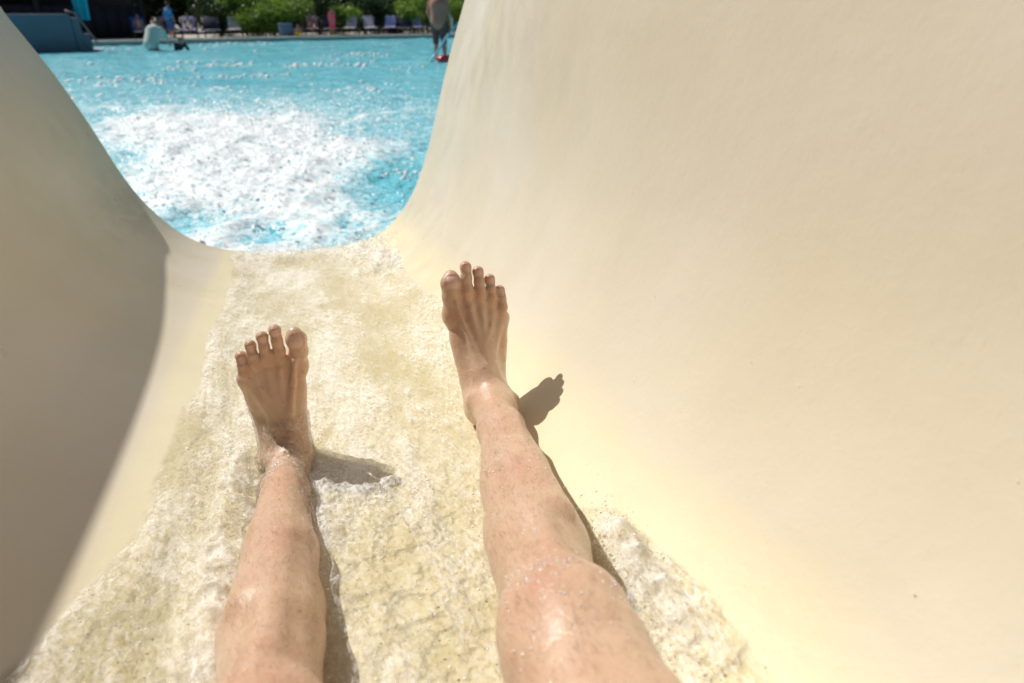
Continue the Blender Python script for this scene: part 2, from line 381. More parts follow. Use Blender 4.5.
# ------------------------------------------------------------------ the slide
K = .62/.604; VL = 3.18
pr = np.array([(-.922, .363), (-.862, .258), (-.808, .155), (-.756, .035), (-.703, -.099), (-.661, -.225), (-.6, -.350), (-.489, -.487), (-.366, -.558), (-.2, -.594), (-.05, -.604), (.12, -.604), (.25, -.588), (.34, -.555), (.424, -.479), (.501, -.374), (.572, -.205), (.624, -.04), (.668, .1), (.713, .23), (.785, .42)])*K
top_l = np.array([(-1.045, .80), (-1.035, .72), (-1.01, .58), (-.975, .46)]); top_r = np.array([(.845, .55), (.875, .66), (.89, .76), (.895, .80)])
pr = np.concatenate([top_l, pr, top_r])
# arc-length resample with light smoothing
s_ = np.concatenate([[0], np.cumsum(np.linalg.norm(np.diff(pr, axis=0), axis=1))]); ss = np.linspace(0, s_[-1], 400)
PU = np.interp(ss, s_, pr[:, 0]); PW = np.interp(ss, s_, pr[:, 1])
ker = np.exp(-np.linspace(-2, 2, 31)**2); ker /= ker.sum()
PU[15:-15] = np.convolve(PU, ker, 'valid'); PW[15:-15] = np.convolve(PW, ker, 'valid')
ss = ss[::2]; PU = PU[::2]; PW = PW[::2]
imin = int(np.argmin(PW))
def floor_w(u): return np.interp(u, PU, PW)
def rim_left(v): return .365+.37*(1-np.exp(-(VL-v)/.42))   # top edge of the left wall drops towards the mouth
def rim_right(v): return .78
vs_ = np.concatenate([np.linspace(-1.5, 2.0, 150), np.linspace(2.02, VL, 80)])
TH = .014
def slide_mesh():
    rows = []; sus = []
    nS = len(PU)
    tu = np.gradient(PU); tw = np.gradient(PW); L = np.hypot(tu, tw); nu, nw = -tw/L, tu/L      # inward normal (towards the rider)
    for v in vs_:
        # clamp the left side at the rim height by sliding samples along the profile
        wl = rim_left(v); s0 = np.interp(-wl, -PW[:imin], ss[:imin]); s1 = np.interp(rim_right(v), PW[imin:], ss[imin:])
        q = np.linspace(s0, s1, nS); u = np.interp(q, ss, PU); w_ = np.interp(q, ss, PW)
        P = np.stack([u, np.full(nS, v), w_], 1)
        P[:, 0] -= .15*sstep(2.95, 1.7, v)*sstep(-.35, .6, w_)*(u > 0)  # upper right wall leaned inward so that it takes less sun
        e = .0035*fbm(np.stack([q*1.4, np.full(nS, v*1.1)], -1), 2, 5); a = np.interp(q, ss, nu); b = np.interp(q, ss, nw)
        P[:, 0] += a*e; P[:, 2] += b*e
        O = P.copy(); O[:, 0] -= a*TH; O[:, 2] -= b*TH
        # rounded flange rolled over at both rims
        fl = []
        for sgn, base in ((-1, P[0]), (1, P[-1])):
            c = base+np.array([sgn*.022, 0, 0]); fl.append([c+np.array([-sgn*.022*math.cos(t), 0, .022*math.sin(t)]) for t in np.linspace(0, math.pi, 8)]+[c+np.array([sgn*.03, 0, -.03])])
        ring = fl[0][::-1]+list(P)+fl[1]; back = list(O[::-1])
        rows.append(np.array(ring+back)); 
        su_ = np.interp(u, [-.42, -.36, -.30, 0, .34, .40, .52], [.62, .52, .3, 0, .3, .38, .62])
        r9 = len(fl[0]); sus.append(np.concatenate([np.ones(r9), su_, np.ones(r9), np.ones(nS)]))
    A = np.array(rows); nv, nr, _ = A.shape
    i = np.arange(nv*nr).reshape(nv, nr); j = np.roll(i, -1, 1)
    F = np.stack([i[:-1], j[:-1], j[1:], i[1:]], -1).reshape(-1, 4)
    # end cap at the mouth: join inner and outer skins
    last = i[-1]; r9 = 9; inner = last[r9:r9+nS]; outer = last[2*r9+nS:][::-1]
    Fc = np.stack([inner[:-1], inner[1:], outer[1:], outer[:-1]], -1)
    F = np.concatenate([F, Fc])
    return S2W(A.reshape(-1, 3)), F, np.concatenate(sus)
V, F, sus = slide_mesh()
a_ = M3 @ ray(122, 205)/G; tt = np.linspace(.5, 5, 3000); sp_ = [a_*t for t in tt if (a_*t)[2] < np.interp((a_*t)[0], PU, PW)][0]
dS = W2S(V)/G-sp_; refl_patch = .75*np.exp(-((dS[:, 0]+dS[:, 2]*.4)/.09)**2-((dS[:, 1]-.10)/.38)**2-(dS[:, 2]/.14)**2)  # mask of the painted reflection near the mouth
slide = mesh('water_slide', V, F, MS, attrs={'su': sus, 'refl_patch': refl_patch})
m_ = slide.modifiers.new('n', 'EDGE_SPLIT'); m_.split_angle = R_(50)
tag(slide, 'cream fibreglass water slide trough with high curved walls opening onto the blue pool', 'water slide')
# supports under the trough stand in the pool
m_post = plain('painted_steel', (.35, .42, .48), .4)
for v in (2.6, .6, -1.1):
    for u in (-.45, .45):
        b = S2W((u, v, floor_w(u)-.03)); MB().tube([(b[0], b[1], b[2]-.06), (b[0], b[1], -1.1)], .05, 14).build('support_post', m_post, slide, smooth=False)

# ------------------------------------------------------------------ the rider's legs
FR = {}
RR = np.array([[0.9609, -0.0437, 0.2735], [0.2768, 0.1838, -0.9432], [-0.0091, 0.982, 0.1887]])
RL = np.array([[0.9354, 0.0461, 0.3507], [0.3536, -0.1477, -0.9237], [0.0092, 0.988, -0.1544]])
legs = {'R': dict(R=RR, O=ray(490.9, 397.5)*1.075, sc=1.079*1.075/1.046, mx=1, knee=ray(566, 634)*.61, hip=np.array([.13, .0, -.42])),
        'L': dict(R=RL, O=ray(286.3, 453.5)*1.125, sc=.987*1.125/1.05, mx=-1, knee=ray(262, 748)*.64, hip=np.array([-.05, .02, -.43]))}
h_ = .0024; SPL = .07
fld = Field((-.30, -.30, -.58), (.50, 1.22, -.12), h_)
def build_leg(key):
    g = legs[key]; Rm = M3 @ g['R']; O = M3 @ g['O']; sc = g['sc']*.001; mx = g['mx']
    def T(x, y, z): return O+Rm @ (np.array([x*mx, y, z])*sc)
    def cap(a, b, ra, rb=None, k=8): fld.cap(T(*a), T(*b), ra*sc, (ra if rb is None else rb)*sc, k*sc)
    # hindfoot and midfoot
    cap((0, -30, -46), (-1, -14, -50), 29, 28, 12); cap((-3, -22, -22), (2, -28, -44), 25, 28, 14)
    cap((-2, 2, -18), (-6, 62, -42), 29, 20, 18); cap((-14, 20, -36), (-24, 74, -50), 22, 18, 16)
    cap((14, 5, -46), (26, 62, -60), 21, 15, 16); cap((4, -5, -52), (10, 70, -62), 20, 13, 16)
    cap((-4, 40, -36), (-6, 92, -54), 19, 14, 16)
    # metatarsals
    cap((-2, 6, -2), (-8, 44, -24), 20, 15, 16); cap((-19, 55, -44), (-33, 112, -57), 16, 15, 14); cap((-35, 110, -59), (-30, 114, -60), 15.5, 14, 10)
    cap((-8, 60, -42), (-13, 122, -57), 14, 13, 12); cap((3, 60, -44), (4, 119, -58), 13.5, 12.5, 12)
    cap((13, 55, -50), (20, 111, -60), 13, 12, 12); cap((22, 48, -58), (36, 98, -63), 13, 13.5, 12)
    cap((-30, 112, -66), (32, 98, -68), 10, 9, 14)
    # big toe: proximal bone, ball, tip pad
    wig = 1 if key == 'R' else -1
    bx = -37 if key == 'R' else -41
    cap((-34, 112, -56), (bx, 140, -54), 14.0, 12.6, 8); cap((bx, 140, -54), (bx+1, 158, -53), 12.6, 12, 6); cap((bx-2, 158, -54), (bx+4, 159, -54), 11.5, 11.2, 6)
    cap((bx+1, 160, -55), (bx+2, 168, -57), 12.5, 9, 6)
    # lesser toes: three joints each
    tip = {2: [(-13, 118, -54), (-14.5, 147, -48.5), (-14.5, 165, -49.5), (-14, 180, -53)], 3: [(4, 115, -55), (4, 141, -49.5), (4, 157, -50.5), (4, 171, -55)],
           4: [(20, 107, -57), (20.5, 131, -52), (21, 145, -53), (21, 158, -58)], 5: [(34, 94, -60), (36, 116, -55), (36.5, 129, -56), (36, 140, -61)]}
    rad = {2: (9.0, 7.9, 7.6, 7.4), 3: (8.6, 7.5, 7.3, 7.1), 4: (8.3, 7.3, 7.1, 6.9), 5: (8.8, 7.4, 7.2, 7.0)}
    for k_, pts in tip.items():
        r = rad[k_]
        for q in range(3): cap(pts[q], pts[q+1], r[q], r[q+1], 3 if q else 6)
        # bulb of the tip and the knuckle
        fld.cap(T(*pts[3]), T(*pts[3]), (r[3]+1.0)*sc, None, 3*sc); fld.cap(T(pts[1][0], pts[1][1], pts[1][2]+.6), T(pts[1][0], pts[1][1]+1, pts[1][2]+.6), 7.7*sc, None, 5*sc)
    # extensor tendons and a vein
    cap((-4, 10, 20), (-9, 40, -5), 7, 4.5, 18); cap((-9, 40, -5), (-26, 100, -34), 4.5, 3.2, 6); cap((-26, 100, -34), (-33, 132, -40), 3.2, 3, 5)
    for x0, x1, y1, z1 in ((-3, -13, 122, -41), (2, 4, 119, -43), (7, 19, 110, -47), (12, 32, 98, -52)):
        cap((x0, 52, -21-abs(x0)*.35), (x1, y1, z1), 2.3, 2.5, 9)
    vp = [(-26, 10, 6), (-20, 38, -10), (-8, 62, -21), (6, 80, -30), (16, 96, -38)]
    for a, b in zip(vp[:-1], vp[1:]): cap(a, b, 2.0, 2.0, 4)
    # nail beds
    # ankle
    cap((-27, -2, 6), (-26, -2, -2), 10.5, 10, 12); cap((33, -9, -2), (31, -9, -10), 9.5, 9, 12)
    cap((0, -6, -22), (0, -7, 30), 29, 28, 16); cap((0, -34, -30), (0, -33, 60), 14, 11, 14)
    # shank
    Kn = M3 @ g['knee']; A = T(0, -6, 10); ax = Kn-A; Ls = np.linalg.norm(ax); ax /= Ls
    fy = Rm[:, 1]-ax*(Rm[:, 1]@ax); fy /= np.linalg.norm(fy)         # forward of the shin
    lx = Rm[:, 0]*mx; lx = lx-ax*(lx@ax)-fy*(lx@fy); lx /= np.linalg.norm(lx)  # lateral
    q = .99 if key == 'R' else .96; pass
    def S(t, f, l): return A+ax*(t*Ls)+fy*(f*.001*q)+lx*(l*.001*q)
    def sc2(a, b, ra, rb, k=14): fld.cap(S(*a), S(*b), ra*.001*q, rb*.001*q, k*.001)
    sc2((0, 0, 0), (.18, -4, 0), 29, 30, 16); sc2((.18, -4, 0), (.45, -10, 0), 30, 39, 20); sc2((.45, -10, 0), (.72, -12, 1), 39, 44, 20); sc2((.72, -12, 1), (.98, -4, 0), 44, 45, 20)
    sc2((.30, -24, -6), (.62, -34, -10), 20, 32, 24); sc2((.62, -34, -10), (.90, -28, -12), 32, 25, 24)        # inner calf
    sc2((.36, -20, 12), (.68, -30, 22), 20, 33, 24); sc2((.68, -30, 22), (.92, -26, 18), 33, 24, 24)            # outer calf
    sc2((.12, 18, -6), (.5, 24, -6), 8, 9, 16); sc2((.5, 24, -6), (.9, 34, -2), 9, 13, 18)                      # shin ridge
    sc2((.2, 12, 10), (.7, 16, 20), 16, 22, 18)                                                                 # tibialis
    # knee
    sc2((.96, 14, -21), (1.04, 8, -22), 25, 27, 18); sc2((.96, 14, 23), (1.04, 8, 24), 25, 27, 18)
    fld.cap(S(.905, 38, 0), S(.93, 38, 0), .012, .013, .014); fld.ell(S(1.02, 44, 0), np.array([.024, .012, .027]), np.stack([lx, fy, ax], 1), .010)
    sc2((1.0, -8, 0), (1.06, -8, 0), 46, 48, 20)
    # thigh
    Hp = g['hip']; th = Hp-Kn; Lt = np.linalg.norm(th); th /= Lt
    f2 = fy-th*(fy@th); f2 = f2/np.linalg.norm(f2)
    def Q(t, f, l): return Kn+th*(t*Lt)+f2*f*.001+lx*l*.001
    fld.cap(Q(0, 0, 0), Q(.35, 0, 0), .048*q, .060, .03); fld.cap(Q(.35, 0, 0), Q(1.0, 0, 0), .060, .084, .03)
    fld.cap(Q(.12, 22, -14), Q(.4, 18, -18), .024, .042, .03); fld.cap(Q(.10, 22, 14), Q(.45, 16, 18), .022, .042, .03)
    g.update(T=T, Rm=Rm, Os=O, scl=sc, S=S, Kn=Kn, A=A, ax=ax, fy=fy, lx=lx, Ls=Ls, tip=tip, bx=bx, q=q, Q=Q)
build_leg('R'); build_leg('L')
fld.cap((-.05, .0, -.42), (.16, .0, -.42), .09, .09, .05); fld.cap((.055, -.05, -.41), (.055, -.14, -.36), .10, .10, .05)
Vp, Fp = fld.nets(4); del fld.v
red = np.zeros(len(Vp)); nail = np.zeros(len(Vp)); wet = np.zeros(len(Vp))
disp = np.zeros(len(Vp))
# vertex normals
fn_ = np.cross(Vp[Fp[:, 2]]-Vp[Fp[:, 0]], Vp[Fp[:, 3]]-Vp[Fp[:, 1]]); vn = np.zeros_like(Vp)
for i in range(4): np.add.at(vn, Fp[:, i], fn_)
vn /= np.linalg.norm(vn, axis=1)[:, None]+1e-12
for key, g in legs.items():
    side = (Vp[:, 0] > SPL) if key == 'R' else (Vp[:, 0] <= SPL)
    l = ((Vp-g['Os']) @ g['Rm'])/g['scl']*np.array([g['mx'], 1, 1]); nl = vn @ g['Rm']
    up = nl[:, 2] > .35
    tips = {1: (g['bx']+1, 161, -46, 9.0, 9.5)}
    for k_, pts in g['tip'].items(): tips[k_] = (pts[3][0], pts[3][1]-1.5, pts[3][2]+6, 5.2, 5.6)
    for k_, (x, y, z, rx, ry) in tips.items():
        d = np.sqrt(((l[:, 0]-x)/rx)**4+((l[:, 1]-y)/ry)**4)**.5
        msk = side & up & (abs(l[:, 2]-z) < 13) & (d < 1.5)
        nail[msk] = np.maximum(nail[msk], 1-sstep(.9, 1.06, d[msk]))
        disp[msk] += np.where(d[msk] < 1.0, -.0005, .0007*np.exp(-((d[msk]-1.18)/.12)**2))
        rr = np.linalg.norm((l-np.array([x, y, z-4]))/np.array([14, 15, 14]), axis=1); red[side] = np.maximum(red[side], .38*np.exp(-rr[side]**2))
    for k_, pts in g['tip'].items():
        p_ = np.array(pts[1])+[0, 0, 6]; rr = np.linalg.norm((l-p_)/9, axis=1); red[side] = np.maximum(red[side], .4*np.exp(-rr[side]**2))
        # knuckle creases
        for yy in (-3, 0, 3):
            c_ = np.exp(-((l[:, 1]-pts[1][1]-yy)/.8)**2)*np.exp(-((l[:, 0]-pts[1][0])/6)**2)*(abs(l[:, 2]-pts[1][2]-8) < 6); disp -= side*up*c_*.0005
    c_ = np.exp(-((l[:, 0]-g['bx'])/12)**2)*(abs(l[:, 2]+42) < 9)
    for yy in (137, 140.5, 144): disp -= side*up*c_*np.exp(-((l[:, 1]-yy)/.9)**2)*.0006
    for cc, rad_, amt in ((g['S'](1.0, 42, -14), .030, .42), (g['S'](.98, 40, 18), .026, .42), (g['S'](.9, 44, 0), .03, .22), (g['S'](.55, 36, -4), .045, .25), (g['S'](.3, 30, 0), .04, .18)):
        rr = np.linalg.norm(Vp-cc, axis=1)/rad_; red = np.maximum(red, amt*np.exp(-rr**2))
    rr = np.linalg.norm((l-np.array([-34, 112, -44]))/16, axis=1); red[side] = np.maximum(red[side], .35*np.exp(-rr[side]**2))
red *= .55+.8*np.clip(.5+.7*fbm(Vp*45, 4, 85, .6), 0, 1); disp += .0007*fbm(Vp*38, 3, 81)
Vp = Vp+vn*disp[:, None]
person = mesh('person', B2W(Vp), Fp, MSK, attrs={'red': red, 'nail': nail, 'wet': wet})
tag(person, 'bare wet legs and feet of a person sliding feet first down the cream slide', 'person')
bvh = BVHTree.FromPolygons([Vector(p) for p in Vp/G], [tuple(f) for f in Fp.tolist()])
# fine leg hair
def leg_hair():
    V = []; F = []
    for key, g in legs.items():
        rel = (Vp-g['A']); t = rel @ g['ax']/g['Ls']; fr = rel @ g['fy']; side = (Vp[:, 0] > SPL) if key == 'R' else (Vp[:, 0] <= SPL)
        ok = np.where(side & (t > .16) & (t < 1.25) & ((vn @ g['fy'] > -.3)))[0]
        pick = rng.choice(ok, 2600, replace=False)
        for i in pick:
            p = Vp[i]; n_ = vn[i]; d = -g['ax']*.9+g['lx']*rng.normal(0, .35)+g['fy']*rng.normal(0, .2); d = d-n_*(d@n_); d /= np.linalg.norm(d)
            L = rng.uniform(.006, .016); s = np.cross(n_, d)*.00010; b0 = len(V); bend = rng.normal(0, .25)
            for k in range(4):
                f = k/3; q = p+d*L*f+n_*(.0006+.0012*math.sin(f*2.4))+np.cross(n_, d)*bend*L*f*f; wd = s*(1-f*.8); V += [q-wd, q+wd]
            F += [(b0+2*k, b0+2*k+1, b0+2*k+3, b0+2*k+2) for k in range(3)]
    return mesh('leg_hair', B2W(np.array(V)), np.array(F), plain('leg_hair', (.20, .12, .07), .35), person)
tag(leg_hair(), kind='stuff')

# ------------------------------------------------------------------ running water on the slide
U0, U1, nU = -.46, .50, 400
vgrid = np.concatenate([np.linspace(-.3, .3, 60), np.linspace(.302, 1.9, 560), np.linspace(1.904, VL+.015, 260)])
UU, VV = np.meshgrid(np.linspace(U0, U1, nU), vgrid, indexing='xy')
P2 = np.stack([UU, VV], -1)
base = floor_w(UU)
# level of the running sheet: a shallow strip, shallower towards its edges, edges wander
lft = -.30-.10*sstep(1.1, .55, VV)+.025*fbm(np.stack([VV*3, VV*0], -1), 3, 91); rgt = .375-.02*sstep(1.4, 2.6, VV)-.06*sstep(2.2, 3.1, VV)+.025*fbm(np.stack([VV*3.3, VV*0+5], -1), 3, 95)
rgt = rgt-.085*np.exp(-((VV-1.08)/.27)**4)
inside = np.minimum(UU-lft, rgt-UU)
edge = sstep(-.03, .05, inside)
turb = fbm(P2*[24, 9]+.5*fbm(P2*[8, 5], 2, 45)[..., None], 3, 101, .45); rid = fbm(P2*[20, 8]+.25*fbm(P2*9, 2, 44)[..., None], 4, 111, .6, True); mic = fbm(P2*[75, 55], 3, 131, .6)
near = sstep(2.4, .8, VV)
hh = base+.0012+edge*(.0085+.0034*turb+.0004*mic)*(.55+.45*near)-(1-edge)*.010
foam = .36+.46*fbm(P2*[11, 3.0], 4, 151, .55)+.22*fbm(P2*[30, 10], 2, 155)+.08*(1-near)
def fl_at(px, py):            # where the line of sight meets the trough (slide units)
    a = M3 @ ray(px, py)/G
    for t in np.linspace(.3, 4.5, 2500):
        P = a*t
        if P[2] < floor_w(P[0]): return P
def heap(px, py, a, b, hgt, fo, rot=0, sd=0):
    global hh, foam, inside
    u0, v0, _ = fl_at(px, py)
    c, s = math.cos(rot), math.sin(rot); x = (UU-u0)*c+(VV-v0)*s; y = -(UU-u0)*s+(VV-v0)*c
    e = np.exp(-((x/a)**2+(y/b)**2)); rr = fbm(P2*[20, 20], 3, 201+sd, .5, True)
    hh = hh+e*hgt*(.55+.9*rr); foam = foam+e*fo; inside = inside+.06*e*(hgt > .019)
heap(645, 605, .040, .085, .028, .42, .15, 1)     # splash beside the right knee
heap(620, 550, .022, .065, .028, .55, 0, 2)
heap(720, 650, .07, .06, .012, .10, 0, 9)
heap(222, 560, .030, .20, .022, .38, 0, 3)      # wake on the outside of the left leg
heap(240, 490, .03, .11, .024, .28, 0, 4)
heap(330, 520, .03, .14, .006, .12, 0, 5)
heap(358, 480, .05, .06, .003, .30, 0, 11)
heap(400, 560, .12, .30, .010, .10, 0, 6)
heap(385, 262, .10, .22, .03, .55, 0, 7)       # spray thrown up at the mouth on the right
heap(300, 256, .30, .10, .010, .35, 0, 8)
hh[-4:] -= np.array([0, .01, .03, .05])[:, None]
Vw = np.stack([UU, VV, hh], -1).reshape(-1, 3); i = np.arange(UU.size).reshape(UU.shape)
Fw = np.stack([i[:-1, :-1], i[:-1, 1:], i[1:, 1:], i[1:, :-1]], -1).reshape(-1, 4)
keep = (hh > base-.004); kf = (keep[:-1, :-1] | keep[1:, 1:] | keep[:-1, 1:] | keep[1:, :-1]).ravel(); Fw = Fw[kf]
rw = mesh('running_water', S2W(Vw), Fw, MSH, attrs={'foam': np.clip(foam, 0, 1.2).ravel(), 'fade': sstep(-.02, .055, inside+.012*turb).ravel()})
tag(rw,
    'shallow fast water running down the slide floor around both legs', 'water', kind='stuff')

# film of water riding over the left ankle and instep
def film():
    g = legs['L']; l = ((Vp-g['Os']) @ g['Rm'])/g['scl']*np.array([g['mx'], 1, 1]); rel = Vp-g['A']; t = rel @ g['ax']/g['Ls']; side = Vp[:, 0] <= SPL
    n1 = fbm(Vp*22, 4, 301, .6); n2 = fbm(Vp*60, 4, 311, .6, True); n3 = fbm(Vp*160, 2, 321)
    e = np.minimum(62+26*n1-l[:, 1], (.40+.22*n1-t)*300)      # towards the toes, up the shin
    e = np.where(side, e, -99)
    off = .0012+sstep(0, 25, e)*(.0016+.0024*n2+.0008*n3); off = np.where(e < 3, .0003, off)
    keepv = e > -2; kf = keepv[Fp].all(1); F = Fp[kf]; idx = np.full(len(Vp), -1); use = np.unique(F); idx[use] = np.arange(len(use))
    return mesh('ankle_water', B2W(Vp[use]+vn[use]*off[use][:, None]), idx[F], MFILM, attrs={'foam': (.14+.36*np.clip(n2, 0, 1)+.12*n1)[use], 'fade': sstep(0, 26, e)[use]})
tag(film(), 'thin rippling water film breaking over the left ankle', 'water', kind='stuff')

# ------------------------------------------------------------------ droplets and spray
bx_ = bpy.data.meshes.new('tmp'); import bmesh
bm = bmesh.new(); bmesh.ops.create_icosphere(bm, subdivisions=1, radius=1); IV = np.array([v.co[:] for v in bm.verts]); IF = np.array([[v.index for v in f.verts] for f in bm.faces]); bm.free(); bpy.data.meshes.remove(bx_)
def drops(name, C, Rr, mat, label, stretch=None):
    C = np.asarray(C); n = len(C); V = IV[None]*np.asarray(Rr)[:, None, None]*(stretch if stretch is not None else rng.uniform(.7, 1.35, (n, 1, 3)))+C[:, None]
    F = IF[None]+(np.arange(n)*len(IV))[:, None, None]
    return tag(mesh(name, V.reshape(-1, 3), F.reshape(-1, 3), mat), label, 'water spray', kind='stuff')
m_sp, t_, p_, o_ = material('spray_white'); t_.nodes.remove(p_); q1 = t_.nodes.new('ShaderNodeBsdfDiffuse'); q2 = t_.nodes.new('ShaderNodeBsdfTranslucent'); q3 = t_.nodes.new('ShaderNodeMixShader')
q1.inputs[0].default_value = q2.inputs[0].default_value = (.99, .99, .99, 1); q3.inputs[0].default_value = .5; t_.links.new(q1.outputs[0], q3.inputs[1]); t_.links.new(q2.outputs[0], q3.inputs[2]); t_.links.new(q3.outputs[0], o_.inputs[0])
def spray(name, C, Rr, label):
    C = np.asarray(C); n = len(C); Rr = np.asarray(Rr)[:, None]*np.ones((n, 1)); a = rng.normal(size=(n, 3)); a /= np.linalg.norm(a, axis=1)[:, None]; b = np.cross(a, rng.normal(size=(n, 3))); b /= np.linalg.norm(b, axis=1)[:, None]; c = np.cross(a, b)
    ang = np.linspace(0, 2*np.pi, 7)[:-1]; V = np.stack([C+(a*np.cos(q)+b*np.sin(q)*rng.uniform(.6, 1, (n, 1)))*Rr+c*Rr*.25*(k % 2) for k, q in enumerate(ang)], 1)
    return tag(mesh(name, V.reshape(-1, 3), np.arange(6*n).reshape(n, 6), m_sp), label, 'water spray', kind='stuff')
C = []; Rr = []
def burst(n, c, s, r0, r1, pw=2.2):
    for _ in range(n):
        p = np.array(c)+rng.normal(size=3)*np.array(s); p[2] = c[2]+abs(rng.normal())*s[2]
        if p[2] < floor_w(p[0])+.004: continue
        C.append(p); Rr.append(r0+(r1-r0)*rng.random()**pw)
def bpx(n, px, py, s, r0, r1, dz=0): P = fl_at(px, py); burst(n, (P[0], P[1], P[2]+dz), s, r0, r1)
bpx(300, 632, 582, (.018, .04, .016), .0004, .0014)
bpx(150, 608, 530, (.012, .03, .025), .0004, .0014, .01)
bpx(300, 665, 630, (.045, .06, .015), .0004, .0016)
bpx(26, 700, 590, (.05, .06, .04), .0004, .0009)
bpx(200, 232, 490, (.03, .10, .02), .0005, .0017)
bpx(300, 190, 600, (.05, .15, .015), .0005, .0018)
bpx(260, 400, 560, (.14, .25, .008), .0004, .0014)
bpx(700, 380, 256, (.07, .14, .03), .0010, .0034)
bpx(900, 300, 253, (.20, .07, .018), .0012, .0045)
bpx(900, 372, 250, (.07, .08, .035), .0012, .0050)
bpx(800, 620, 565, (.010, .055, .014), .0005, .0019)
bpx(700, 225, 520, (.014, .12, .012), .0005, .0017)
bpx(400, 645, 612, (.02, .05, .010), .0005, .0016)
n_fl = len(C)
# beads on the skin: right knee and shin, left shin
for key, t0, t1, n in (('R', .86, 1.12, 200), ('R', .3, .85, 60), ('L', .1, .45, 90)):
    g = legs[key]; rel = (Vp-g['A']); t = rel @ g['ax']/g['Ls']; side = (Vp[:, 0] > SPL) if key == 'R' else (Vp[:, 0] <= SPL)
    lat = rel @ g['lx']
    ok = np.where(side & (t > t0) & (t < t1) & (vn @ g['fy'] > .35) & (abs(lat) < .05))[0]
    c0 = rng.choice(ok, max(6, n//14)); 
    for _ in range(n):
        k = rng.choice(ok); 
        if rng.random() < .75:
            q = Vp[rng.choice(c0)]; cand = ok[rng.integers(0, len(ok), 60)]; k = cand[np.argmin(np.linalg.norm(Vp[cand]-q, axis=1))]
        C.append(Vp[k]/G); Rr.append(rng.uniform(.0005, .0014))
# beads thrown on the right wall
for _ in range(110):
    q = rng.uniform(ss[imin]+.45, ss[-1]-.25); u = np.interp(q, ss, PU)-.001; C.append(np.array([u, rng.uniform(.2, 2.4), np.interp(q, ss, PW)+.001])); Rr.append(rng.uniform(.0004, .0010))
C_ = np.array(C); Rr = np.array(Rr); wh = rng.random(len(C_)) < .6
skn = np.arange(len(C_)) >= n_fl; drops('skin_beads', S2W(C_[wh & skn]), Rr[wh & skn]*.9, m_fleck, 'clear and white beads of water on the knee and shins')
wh = wh & ~skn | (~skn & (rng.random(len(C_)) < .9))
spray('splash_drops', S2W(C_[wh]), Rr[wh]*1.15, 'bright white drops thrown up beside the knee and over the slide mouth')
wh = ~(wh | (skn & (rng.random(len(C_)) < .5)))
drops('water_droplets', S2W(C_[wh]), Rr[wh], MD, 'flying droplets and beads of water around the legs and on the slide wall')
# spray over the churned pool
n = 14000; X = rng.normal(-3.0, 1.7, n); Y = rng.uniform(4.3, 13, n); f = foam_m(X, Y); ok = (f > rng.uniform(.25, .9, n)) & (Y > 4.3)
X, Y, f = X[ok], Y[ok], f[ok]; Z = pool_h(X, Y)+.06+np.abs(rng.normal(0, 1, len(X)))*.14*f
spray('splash_spray', np.stack([X, Y, Z], 1), .006+.018*rng.random(len(X))**2.5, 'white spray flying above the churned foam where the slide runs out')

def flecks(name, C, Rr, label, flat=.45):
    st = rng.uniform(.75, 1.25, (len(C), 1, 3)); st[..., 2] *= flat
    return drops(name, C, Rr, m_fleck, label, st)
ii = rng.integers(0, UU.shape[0]-6, 9000); jj = rng.integers(0, nU, 9000); cl = fbm(np.stack([UU[ii, jj]*9, VV[ii, jj]*6], -1), 3, 401)+.35*fbm(np.stack([UU[ii, jj]*40, VV[ii, jj]*30], -1), 2, 411)
ok = (cl > rng.uniform(-.25, .5, 9000)) & (inside[ii, jj] > .0) & (hh[ii, jj] > base[ii, jj]+.003)
ii, jj = ii[ok], jj[ok]; C = np.stack([UU[ii, jj], VV[ii, jj], hh[ii, jj]+.0006], 1)
flecks('glint_bubbles', S2W(C), .0005+.0013*rng.random(len(C))**2.5, 'tiny white bubbles and painted sun sparkles riding on the running water in the slide', .6)  # white beads added as bubbles and as painted sparkle
n = 42000; Y = 4.6*np.exp(rng.random(n)*math.log(40/4.6)); X = rng.uniform(-.95, .05, n)*Y
cl = fbm(np.stack([X*.35, Y*.55], -1), 3, 421)+.5*fbm(np.stack([X*1.6, Y*2.6], -1), 2, 431)-.012*np.maximum(Y-14, 0)
ok = cl > rng.uniform(.08, .85, n); X, Y = X[ok], Y[ok]
flecks('pool_glint_flecks', np.stack([X, Y, pool_h(X, Y)+.004], 1), (.006+.026*rng.random(len(X))**2.6)*np.clip(Y/6, .8, 3.4), 'white flecks standing in for sun glints scattered over the rippled pool', .5)  # flecks added to imitate sun glitter on the ripples

# ------------------------------------------------------------------ background kit
def along(s, back=0):      # a point on the deck, s metres along the pool edge, back metres behind it
    for (x0, y0), (x1, y1) in zip(edge_pts[:-1], edge_pts[1:]):
        L = math.hypot(x1-x0, y1-y0)
        if s <= L or (x1, y1) == edge_pts[-1]:
            ux, uy = (x1-x0)/L, (y1-y0)/L; return np.array([x0+ux*s-uy*back, y0+uy*s+ux*back, DECK]), math.atan2(uy, ux)
        s -= L
def deck_at(px, back):     # where the line of sight column px crosses the line `back` metres behind the edge
    best = None
    for s in np.linspace(0, 50, 1001):
        P, a = along(s, back); r = (P-CAM); dep = r[1]*math.cos(PITCH)-r[2]*math.sin(PITCH); x = 512+FPX*r[0]/dep
        if best is None or abs(x-px) < best[0]: best = (abs(x-px), P, a)
    return best[1], best[2]
m_frame = plain('lounger_frame', (.03, .03, .045), .5); m_sling = plain('lounger_sling', (.035, .04, .075), .8, 30, .2)
